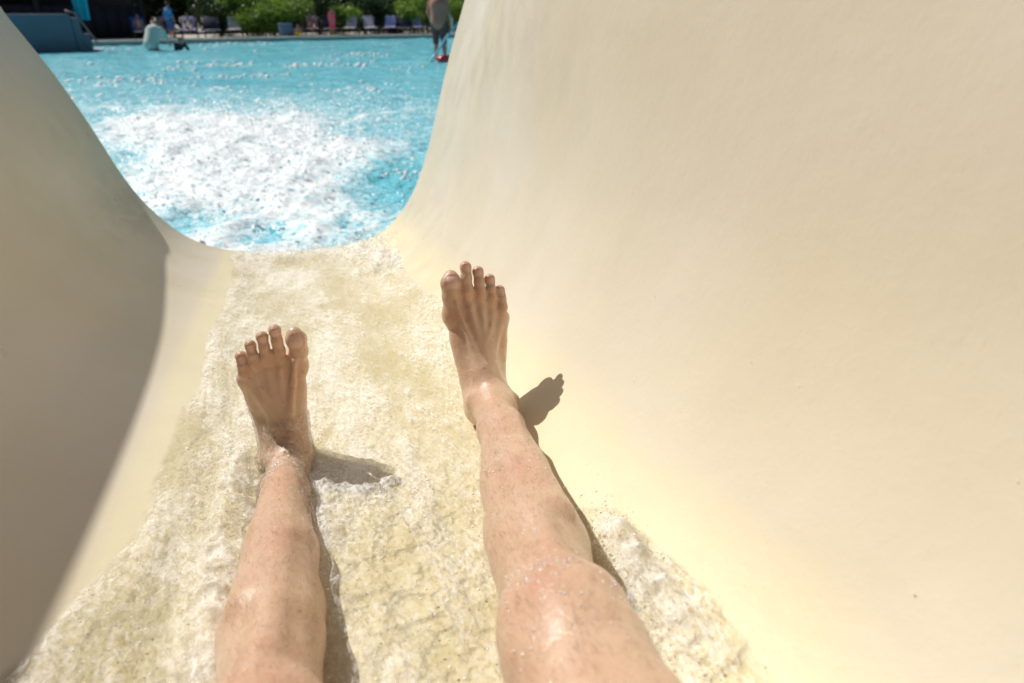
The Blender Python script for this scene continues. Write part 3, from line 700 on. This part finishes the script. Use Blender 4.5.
TOW = {'blue': plain('towel_blue', (.05, .10, .42), .95, 40, .2), 'lilac': plain('towel_lilac', (.42, .42, .72), .95, 40, .1), 'white': plain('towel_white', (.62, .58, .64), .95, 40, .1), 'pink': plain('towel_pink', (.52, .34, .42), .95, 40, .2)}
def make_lounger():
    r = empty('sun_lounger'); b = MB()
    for x in (-.31, .31):
        b.tube([(x, -1.0, .30), (x, .45, .30)], .022, 8); b.tube([(x, .45, .30), (x, .85, .78)], .02, 8)
    b.tube([(-.31, -1.0, .30), (.31, -1.0, .30)], .02, 8); b.tube([(-.31, .85, .78), (.31, .85, .78)], .02, 8)
    b.build('frame', m_frame, r)
    for x in (-.29, .29):
        for y in (-.8, .35): MB().tube([(x, y, .30), (x*1.05, y, .0)], .02, 8).build('leg', m_frame, r)
    q = MB(); q.box((0, -.28, .31), (.58, 1.44, .02)); q.build('seat', m_sling, r, bevel=.005)
    q = MB(); q.box((0, .65, .545), (.58, .62, .02), 0, math.atan2(.48, .4)); q.build('backrest', m_sling, r, bevel=.005)
    return r
def towel(parent_loc, rz, col, label, wide=.5):
    # a towel draped over seat and backrest, slightly wavy; rests on the lounger so it stays a thing of its own
    path = [(-.75, .335), (-.3, .337), (.2, .336), (.42, .345), (.62, .575), (.83, .82), (.885, .80), (.90, .55)]
    pts = np.array(path); sA = np.concatenate([[0], np.cumsum(np.linalg.norm(np.diff(pts, axis=0), axis=1))]); q = np.linspace(0, sA[-1], 40)
    yy = np.interp(q, sA, pts[:, 0]); zz = np.interp(q, sA, pts[:, 1]); xs = np.linspace(-wide/2, wide/2, 12)
    V = [(x+.012*math.sin(k*.5), y, z+.006*math.sin(x*23+k*.7)) for k, (y, z) in enumerate(zip(yy, zz)) for x in xs]
    F = [(a*12+b, a*12+b+1, (a+1)*12+b+1, (a+1)*12+b) for a in range(39) for b in range(11)]
    o = mesh('beach_towel', V, F, TOW[col]); m = o.modifiers.new('s', 'SOLIDIFY'); m.thickness = .012
    o.location = parent_loc; o.rotation_euler = (0, 0, rz); o.scale = (1.2,)*3; return tag(o, label, 'towel', 'towels on the loungers')
def copy_tree(o, parent=None):
    c = o.copy(); COL.objects.link(c); c.parent = parent
    for ch in list(o.children): copy_tree(ch, c)
    return c
proto = make_lounger()
LG = [(142, 'blue', 'leftmost dark lounger, in front of the dark pavilion, with a bright blue towel'), (168, 'pink', 'dark lounger behind the man in blue with a pale pink towel'),
      (191, 'lilac', 'dark lounger with a lilac towel, right of the man in blue, a sunbather on it'), (213, None, 'bare dark lounger between the pavilion and the leafy shrubs'),
      (236, 'white', 'dark lounger with a whitish towel just left of the leafy shrubs'), (297, None, 'bare dark lounger behind the child in yellow'), (313, 'pink', 'dark lounger with a pink towel behind the seated sunbather'),
      (331, None, 'bare dark lounger beside the person in pink'), (351, 'white', 'dark lounger with a whitish towel just right of the person in pink'), (371, 'white', 'dark lounger with a whitish towel, left neighbour of the lilac towelled one'),
      (391, 'lilac', 'dark lounger with a bright lilac towel in the middle of the right row'), (404, None, 'bare dark lounger between two lilac towelled ones'), (419, 'lilac', 'last dark lounger with a lilac towel, just left of the wader')]
LPOS = []
for k, (px, tw, lab) in enumerate(LG):
    P, a = deck_at(px, 2.3); o = proto if k == 0 else copy_tree(proto)
    face = math.atan2(-P[1], -P[0])+math.pi/2+rng.normal(0, .12)   # foot end towards the pool
    o.location = P; o.rotation_euler = (0, 0, face); o.scale = (1.2,)*3; tag(o, lab, 'sun lounger', 'sun loungers along the far pool edge'); LPOS.append((P, face))
    if tw: towel(P, face, tw, {'blue': 'bright blue towel draped over the leftmost lounger', 'pink': 'pale pink towel under the seated sunbather' if px > 250 else 'pale pink towel on the lounger behind the man in blue',
                              'lilac': {191: 'lilac towel on the lounger beside the man in blue', 391: 'bright lilac towel hanging on the lounger mid right row', 419: 'lilac towel on the lounger nearest the wader'}.get(px, 'x'),
                              'white': {236: 'whitish towel on the lounger left of the leafy shrubs', 351: 'whitish towel on the lounger just right of the person in pink', 371: 'whitish towel on the lounger left of the bright lilac one'}.get(px, 'x')}[tw])
# ---- people in the distance
SK2 = plain('tanned_skin', (.42, .24, .16), .5, 12, .1)
def cloth(name, c): return plain(name, c, .85, 14, .15)
def figure(loc, rz, J, clothes, label, hair=(.05, .03, .02), s=1.0, name='person', skin=None):
    """J: joints in metres (x right, y forward, z up)."""
    g = lambda k: np.array(J[k], float)*s
    allp = np.array([np.array(v, float)*s for v in J.values()]); lo = allp.min(0)-.25*s; hi = allp.max(0)+.28*s
    f = Field(lo, hi, .013)
    C = lambda a, b, ra, rb, k=.03: f.cap(a, b, ra*s, rb*s, k*s)
    C(g('pelvis')+[-.07*s, 0, 0], g('pelvis')+[.07*s, 0, 0], .105, .105); C(g('pelvis'), g('chest'), .115, .125, .06)
    C(g('chest')+[-.075*s, 0, .02], g('chest')+[.075*s, 0, .02], .115, .115, .06); C(g('shl'), g('shr'), .06, .06, .05); C(g('chest'), g('neck'), .07, .055, .05); C(g('neck'), g('head')-[0, 0, .05*s], .052, .05, .02)
    f.ell(g('head')+[0, 0, .02*s], np.array([.076, .094, .115])*s, None, .01); f.cap(g('head')+np.array([0, .09, -.01])*s, g('head')+np.array([0, .10, -.03])*s, .012*s, .014*s, .012*s)
    for q in (-1, 1): f.ell(g('head')+np.array([q*.078, -.005, .0])*s, np.array([.012, .02, .032])*s, None, .006)
    f.ell(g('head')+np.array([0, .075, -.07])*s, np.array([.04, .03, .03])*s, None, .02)
    for q in 'lr':
        C(g('sh'+q), g('el'+q), .052, .040, .03); C(g('el'+q), g('wr'+q), .040, .027, .015)
        d = g('wr'+q)-g('el'+q); d /= np.linalg.norm(d); C(g('wr'+q), g('wr'+q)+d*.08*s, .03, .026, .01)
        for fi in range(4):
            o_ = np.cross(d, [.3, .2, 1]); o_ /= np.linalg.norm(o_); C(g('wr'+q)+d*.08*s+o_*(fi-1.5)*.018*s, g('wr'+q)+d*(.15)*s+o_*(fi-1.5)*.022*s, .010, .008, .004)
        C(g('hp'+q), g('kn'+q), .085, .056, .04); C(g('kn'+q), g('an'+q), .056, .036, .02); m_ = g('kn'+q)*.65+g('an'+q)*.35; f.cap(m_, m_, .06*s, .06*s, .03*s)
        fd = g('to'+q)-g('an'+q); C(g('an'+q), g('an'+q)-[0, 0, .04*s], .036, .036, .01); C(g('an'+q)-[0, 0, .045*s], g('to'+q), .036, .028, .02)
    V, F = f.nets(3); o = mesh(name, V, F, skin or SK2); o.location = loc; o.rotation_euler = (0, 0, rz)
    hm = Field(g('head')-.22*s, g('head')+.22*s, .012); hm.ell(g('head')+np.array([0, -.018, .045])*s, np.array([.088, .098, .108])*s, None, .01)
    hv, hf_ = hm.nets(3); ok = (hv[hf_].mean(1)[:, 1] < g('head')[1]+.05*s) | (hv[hf_].mean(1)[:, 2] > g('head')[2]+.09*s)
    mesh('hair', hv, hf_[ok], plain('hair', hair, .7), o)
    for nm, (col, prims) in clothes.items():
        cf = Field(lo, hi, .014)
        for p in prims:
            a, b, ra, rb = p; cf.cap(g(a) if isinstance(a, str) else np.array(a)*s, g(b) if isinstance(b, str) else np.array(b)*s, ra*s, rb*s, .04*s)
        cv, cff = cf.nets(3); mesh(nm, cv, cff, cloth(nm+'_cloth', col), o)
    return tag(o, label, 'person')
def stand(lean=0, arm=0):
    return dict(pelvis=(0, 0, .95), chest=(0, lean*.3, 1.3), neck=(0, lean*.4, 1.47), head=(0, lean*.45+.02, 1.62), shl=(-.17, lean*.38, 1.42), shr=(.17, lean*.38, 1.42),
                ell=(-.25, -.02+arm*.1, 1.13), elr=(.25, .02, 1.13), wrl=(-.25, .08+arm*.25, .9+arm*.15), wrr=(.26, .10, .88), hpl=(-.09, 0, .9), hpr=(.09, 0, .9), knl=(-.10, .04, .5), knr=(.11, .0, .5), anl=(-.10, 0, .09), anr=(.13, -.04, .09), tol=(-.12, .16, .03), tor=(.16, .12, .03))
def sit(back=.25, z=.40):
    return dict(pelvis=(0, 0, z+.10), chest=(0, -back, z+.42), neck=(0, -back-.03, z+.58), head=(0, -back+.02, z+.73), shl=(-.17, -back, z+.53), shr=(.17, -back, z+.53),
                ell=(-.26, -back+.12, z+.28), elr=(.26, -back+.12, z+.28), wrl=(-.18, .18, z+.16), wrr=(.16, .16, z+.18), hpl=(-.09, .02, z+.09), hpr=(.09, .02, z+.09), knl=(-.13, .42, z+.22), knr=(.13, .40, z+.30),
                anl=(-.12, .72, z+.06), anr=(.12, .62, z+.04), tol=(-.13, .86, z+.1), tor=(.13, .76, z+.06))
SHIRT = lambda r=.135: [('pelvis', 'chest', r, r+.005), ('chest', 'chest', r+.01, r+.01), ('shl', 'shr', .075, .075), ('shl', 'ell', .065, .058), ('shr', 'elr', .065, .058)]
TRUNK = lambda: [('hpl', 'knl', .105, .075), ('hpr', 'knr', .105, .075), ('hpl', 'hpr', .115, .115)]
def face_cam(P): return math.atan2(-P[1], -P[0])-math.pi/2
P, _ = deck_at(173, .7); figure(P, face_cam(P)+2.3, stand(.1), {'shirt': ((.02, .22, .55), SHIRT()), 'shorts': ((.04, .10, .30), TRUNK())}, 'man in a bright blue shirt and shorts standing at the far pool edge', s=.93)
P, _ = deck_at(333, 1.0); figure(P, face_cam(P)+.6, stand(.15), {'dress': ((.75, .10, .16), SHIRT(.14)+TRUNK())}, 'person in a bright pink red dress standing among the loungers', s=.80, hair=(.08, .04, .02))
for px, dz, col, lab in ((191, .32, (.75, .70, .72), 'sunbather in a white top lying back on the lilac towelled lounger'), (168, .32, (.05, .05, .06), 'sunbather in black swimwear on the lounger behind the man in blue'), (313, .32, (.45, .25, .38), 'seated sunbather in a purple top on the pink towelled lounger'), (146, .32, (.72, .45, .40), 'sunbather in a salmon top on the lounger with the blue towel')):
    k = min(range(len(LG)), key=lambda i: abs(LG[i][0]-px)); P, a = LPOS[k]
    fr = a+math.pi; d = np.array([math.sin(a), -math.cos(a), 0]); J = sit(.30, 0.0)
    figure(P+np.array([0, 0, .34])-d*.12, fr, J, {'swimwear': (col, [('pelvis', 'chest', .13, .137), ('chest', 'chest', .14, .14), ('hpl', 'hpr', .112, .112)])}, lab, s=.9)
P, a = deck_at(299, .55); figure(P+np.array([0, 0, -.02]), face_cam(P), sit(.08, .0), {'swimsuit': ((.85, .62, .03), [('pelvis', 'chest', .13, .12), ('hpl', 'hpr', .115, .115), ('hpl', 'knl', .10, .085), ('hpr', 'knr', .10, .085)])}, 'child in bright yellow swim shorts sitting on the pool deck', s=.72, hair=(.2, .12, .06))
# pale shirted swimmer bending in the shallows, and a dark one beside
Pw = at(152, 52, 29.0); Pw[2] = -.55
J = dict(pelvis=(0, 0, .55), chest=(0, .26, .86), neck=(0, .40, .98), head=(0, .50, 1.03), shl=(-.17, .36, .92), shr=(.17, .36, .92), ell=(-.24, .46, .72), elr=(.24, .46, .72), wrl=(-.2, .6, .58), wrr=(.2, .6, .58),
         hpl=(-.09, 0, .52), hpr=(.09, 0, .52), knl=(-.12, .20, .30), knr=(.12, .20, .30), anl=(-.1, 0, .08), anr=(.1, 0, .08), tol=(-.1, .16, .03), tor=(.1, .16, .03))
figure(Pw, face_cam(Pw)+2.6, J, {'shirt': ((.55, .60, .56), [('pelvis', 'chest', .185, .20), ('chest', 'neck', .19, .10), ('shl', 'ell', .085, .075), ('shr', 'elr', .085, .075)])}, 'swimmer in a baggy pale grey green shirt crouching in the water', s=1.4, hair=(.25, .16, .1))
Pw = at(177, 50, 30.0); Pw[2] = -.75
figure(Pw, face_cam(Pw)+.4, J, {'rash_vest': ((.03, .03, .05), SHIRT(.14))}, 'swimmer in a black rash vest crouching beside the pale shirted one', s=1.05)
# wader at right edge
Pw = at(440, 52, 23.5); Pw[2] = -.10
figure(Pw, face_cam(Pw)+2.9, stand(.12, .5), {'shorts': ((.11, .055, .06), TRUNK()), 'vest': ((.42, .17, .12), SHIRT(.19))}, 'wader in a grey brown top and dark shorts beside the slide mouth', s=1.3)
# red float ring and pale blue noodle
rg = MB(); c = at(447, 51, 23.0); c[2] = .10
cc = [(c[0]+.28*math.cos(q), c[1]+.28*math.sin(q), c[2]) for q in np.linspace(0, 2*math.pi, 33)]
rg.tube(cc, .085, 12); o = rg.build('swim_ring', plain('red_vinyl', (.55, .03, .05), .25, 8, .1), smooth=True); tag(o, 'red inflatable swim ring floating at the feet of the wader', 'swim ring')
a_ = at(431, 54, 22.6); a_[2] = .02; b_ = at(463, 18, 23.4); nd = MB(); nd.tube([a_+(b_-a_)*q+np.array([0, 0, .10*math.sin(q*math.pi)]) for q in np.linspace(0, 1, 12)], .035, 10)
tag(nd.build('pool_noodle', plain('pale_blue_foam', (.25, .55, .68), .8), smooth=True), 'pale blue foam noodle slanting up out of the water beside the wader', 'pool noodle')

# ---- planter block and pavilion at left
def P3(px, py, Y): return at(px, py, Y)
m_wall = plain('blue_grey_render', (.115, .155, .205), .8, 2, .15, .2); m_dark = plain('dark_timber', (.028, .024, .035), .8, 3, .25, .2)
q = MB(); p0 = at(2, 50, 18.6*BS); p1 = at(84, 50, 19.6*BS); z0 = at(40, 14, 18.8*BS)[2]
dirv = (p1-p0); L = math.hypot(dirv[0], dirv[1]); aa = math.atan2(dirv[1], dirv[0]); mid = (p0+p1)/2
wl = empty('pool_wall', (mid[0], mid[1], -.5), aa); hh_ = z0+.5
q.box((-.1, .55, hh_/2), (L-.2, 1.1, hh_)); q.build('wall', m_wall, wl, bevel=.02)
q = MB()
for k, (xx, zt) in enumerate(((L/2-.05, .93), (L/2+.20, .62), (L/2+.45, .30))): q.box((xx, .5, (hh_*zt+.0)/2), (.26, 1.0, hh_*zt))
q.build('steps', m_wall, wl, bevel=.01)
q = MB(); q.tube([(L/2-.3, .1, hh_+.12), (L/2+.0, .1, hh_+.02), (L/2+.55, .1, .75)], .03, 8); q.build('handrail', plain('rail_paint', (.35, .20, .20), .5), wl)
tag(wl, 'blue grey rendered pool wall with steps at its right end, left of the pavilion', 'wall')
# turquoise sheet hanging above
tq = MB(); a_ = at(70, -22, 19.9*BS); b_ = at(87, 20, 19.9*BS); V = []; nX = 10; nZ = 16
for k in range(nZ):
    for j in range(nX):
        q_ = k/(nZ-1); L0 = at(65, -22, 19.9*BS)[0]*(1-q_)+at(77, 20, 19.9*BS)[0]*q_; L1 = at(83, -22, 19.9*BS)[0]*(1-q_)+at(90, 20, 19.9*BS)[0]*q_; x = L0+(L1-L0)*j/(nX-1); z = a_[2]+(b_[2]-a_[2])*k/(nZ-1); V.append((x, 19.9*BS+.05*math.sin(j*1.4), z))
o = mesh('hanging_banner', V, [(k*nX+j, k*nX+j+1, (k+1)*nX+j+1, (k+1)*nX+j) for k in range(nZ-1) for j in range(nX-1)], plain('turquoise_canvas', (.0, .30, .42), .7, 4, .1))
m = o.modifiers.new('s', 'SOLIDIFY'); m.thickness = .02; tag(o, 'turquoise canvas banner hanging above the pool wall steps', 'banner')
# pavilion: dark timber building with posts, roof and open bays
pv = empty('pavilion', (0, 0, DECK)); A0, ang = along(14.2*BS, 4.6); 
Lp = 13.5; ca, sa = math.cos(ang), math.sin(ang)
def pl(x, y, z): return (A0[0]+ca*x-sa*y, A0[1]+sa*x+ca*y, z-0*DECK)
q = MB(); q.box(pl(0, 2.2, 1.7), (Lp, .2, 3.4), ang); q.build('back_wall', m_dark, pv)
for x in (-Lp/2, -Lp/6, Lp/6, Lp/2): MB().box(pl(x, 0, 1.5), (.22, .22, 3.0), ang).build('post', m_dark, pv)
q = MB(); q.box(pl(0, .1, .75), (Lp, .12, 1.5), ang); q.build('front_panel', m_dark, pv)
q = MB()
for k in range(24): q.box(pl(-Lp/2+Lp*(k+.5)/24, -.02, .76), (Lp/24-.03, .03, 1.45), ang)
q.build('cladding', m_dark, pv)
q = MB(); q.box(pl(0, 1.1, 3.12), (Lp+1, 3.4, .2), ang); q.build('roof', m_dark, pv)
pv.location = (0, 0, DECK)
tag(pv, 'long dark timber pavilion in shade behind the left loungers', 'pavilion')
# small grey blue box table on the deck beside the child
P, a = deck_at(287, .95); t_ = empty('towel_bin', P, a); q = MB(); q.box((0, 0, .30), (.62, .5, .60)); q.build('body', plain('bin_paint', (.10, .16, .26), .6), t_, bevel=.02); q = MB(); q.box((0, 0, .63), (.68, .56, .05)); q.build('lid', plain('bin_lid', (.14, .2, .3), .5), t_, bevel=.01)
tag(t_, 'grey blue towel bin with a lid standing left of the child in yellow', 'bin')
P, _ = deck_at(452, 1.1); t_ = MB(); t_.tube([(P[0], P[1], P[2]), (P[0], P[1], P[2]+.9)], .09, 12); tag(t_.build('bollard_light', plain('white_paint', (.7, .72, .75), .5)), 'short white bollard on the deck right of the wader', 'bollard')

# ---- planting
LG1 = mat_leaf('leaf_bright', (.13, .27, .035), (.38, .50, .08)); LG2 = mat_leaf('leaf_dark', (.018, .045, .014), (.045, .085, .02)); m_bark = plain('bark', (.09, .06, .045), .9, 8, .3, .5)
def leafy(name, loc, rx, ry, hz, z0, n, mat, label, group, leaf=.07, trunk=.06, cat='shrub'):
    r = empty(name, loc); nb = max(8, int(n/260)); C = rng.normal(size=(nb, 3)); C /= np.linalg.norm(C, axis=1)[:, None]; C *= rng.uniform(.25, 1, (nb, 1))**.5
    C = C*[rx*.8, ry*.8, hz*.42]+[0, 0, z0+hz*.5]
    k = rng.integers(0, nb, n); P = C[k]+rng.normal(size=(n, 3))*np.array([rx, ry, hz*.5])*.23; P[:, 2] = np.maximum(P[:, 2], .03)
    a = rng.normal(size=(n, 3)); a /= np.linalg.norm(a, axis=1)[:, None]; b = np.cross(a, rng.normal(size=(n, 3))); b /= np.linalg.norm(b, axis=1)[:, None]
    L = leaf*rng.uniform(.6, 1.4, (n, 1)); V = np.stack([P-a*L, P+b*L*.42, P+a*L, P-b*L*.42], 1).reshape(-1, 3); F = np.arange(4*n).reshape(n, 4)
    mesh('crown' if cat == 'tree' else 'foliage', V, F, mat, r, smooth=False)
    m = MB(); m.tube([(0, 0, -.02), (.03, .02, z0+hz*.3), (0, 0, z0+hz*.6)], [trunk, trunk*.8, trunk*.4], 8)
    for c in C[:10]: m.tube([(0, 0, z0*.6+hz*.1), tuple(c*[.5, .5, 1]*.9), tuple(c)], [trunk*.4, trunk*.25, trunk*.1], 6)
    m.build('trunk' if cat == 'tree' else 'stem', m_bark, r); return tag(r, label, cat, group)
for k, (px, back, rx, hz, lf, lab) in enumerate(((258, 2.9, .9, 1.35, LG1, 'bright green leafy shrub beside the rightmost bay of the pavilion'), (245, 3.9, 1.0, 2.1, LG1, 'taller yellow green shrub behind the bright one left of the bin'), (275, 3.2, .9, 1.5, LG1, 'bright green shrub directly behind the towel bin'),
        (292, 4.0, 1.0, 1.8, LG1, 'sunlit shrub behind the child in yellow'), (222, 4.3, 1.0, 1.5, LG2, 'dark shrub at the end of the pavilion'), (320, 4.4, 1.1, 1.9, LG2, 'dark green shrub behind the seated sunbather'), (343, 4.0, .9, 1.3, LG1, 'bright green shrub behind the person in pink'),
        (366, 4.4, 1.2, 1.8, LG2, 'dark green shrub behind the whitish towels'), (390, 4.6, 1.1, 1.7, LG2, 'dark green shrub behind the bright lilac towel'), (414, 3.6, .9, 1.5, LG1, 'bright green shrub just left of the wader'), (428, 4.4, 1.0, 1.9, LG2, 'dark green shrub behind the wader'), (453, 3.6, .9, 1.5, LG1, 'yellow green shrub behind the white bollard'))):
    P, _ = deck_at(px, back); leafy('shrub', P, rx*1.35, .9, hz*1.3, .05, 4200, lf, lab, 'shrubs behind the loungers', .075)
tl = [(150, 9, 2.2, 4.5, 'dark tree behind the left end of the pavilion'), (205, 8, 2.0, 4.0, 'dark tree behind the middle of the pavilion'), (238, 8, 1.9, 4.2, 'dark tree behind the shrubs right of the pavilion'), (270, 7.5, 2.0, 4.4, 'broad dark tree behind the bright green shrubs'),
      (305, 8, 2.0, 4.2, 'dark tree behind the seated sunbather'), (345, 7.5, 2.1, 4.5, 'dark tree behind the person in pink'), (380, 8, 2.0, 4.3, 'dark tree behind the lilac towels'), (415, 7.5, 2.0, 4.4, 'dark tree behind the last loungers'), (450, 8, 2.1, 4.2, 'dark tree behind the wader'), (20, 5, 2.2, 4.0, 'dark tree behind the blue grey pool wall'), (62, 7, 2.2, 4.2, 'dark tree behind the turquoise banner')]
for px, back, rx, hz, lab in tl:
    P, _ = deck_at(px, back+4); leafy('dark_tree', P, rx*1.4, rx*1.2, hz*1.0, .1, 9000, LG2, lab, 'trees beyond the pool deck', .13, .14, 'tree')
# clipped hedge row closing the garden behind the trees
for k, (s0, lab) in enumerate(((6, 'left stretch of the tall dark hedge beyond the trees'), (16, 'middle left stretch of the tall dark hedge beyond the trees'), (26, 'middle right stretch of the tall dark hedge beyond the trees'), (36, 'right stretch of the tall dark hedge beyond the trees'))):
    P, a = along(s0*BS, 19); r = leafy('hedge', P, 8.2, .9, 4.6, .0, 9000, LG2, lab, 'hedges beyond the trees', .2, .06, 'hedge'); r.rotation_euler = (0, 0, a)
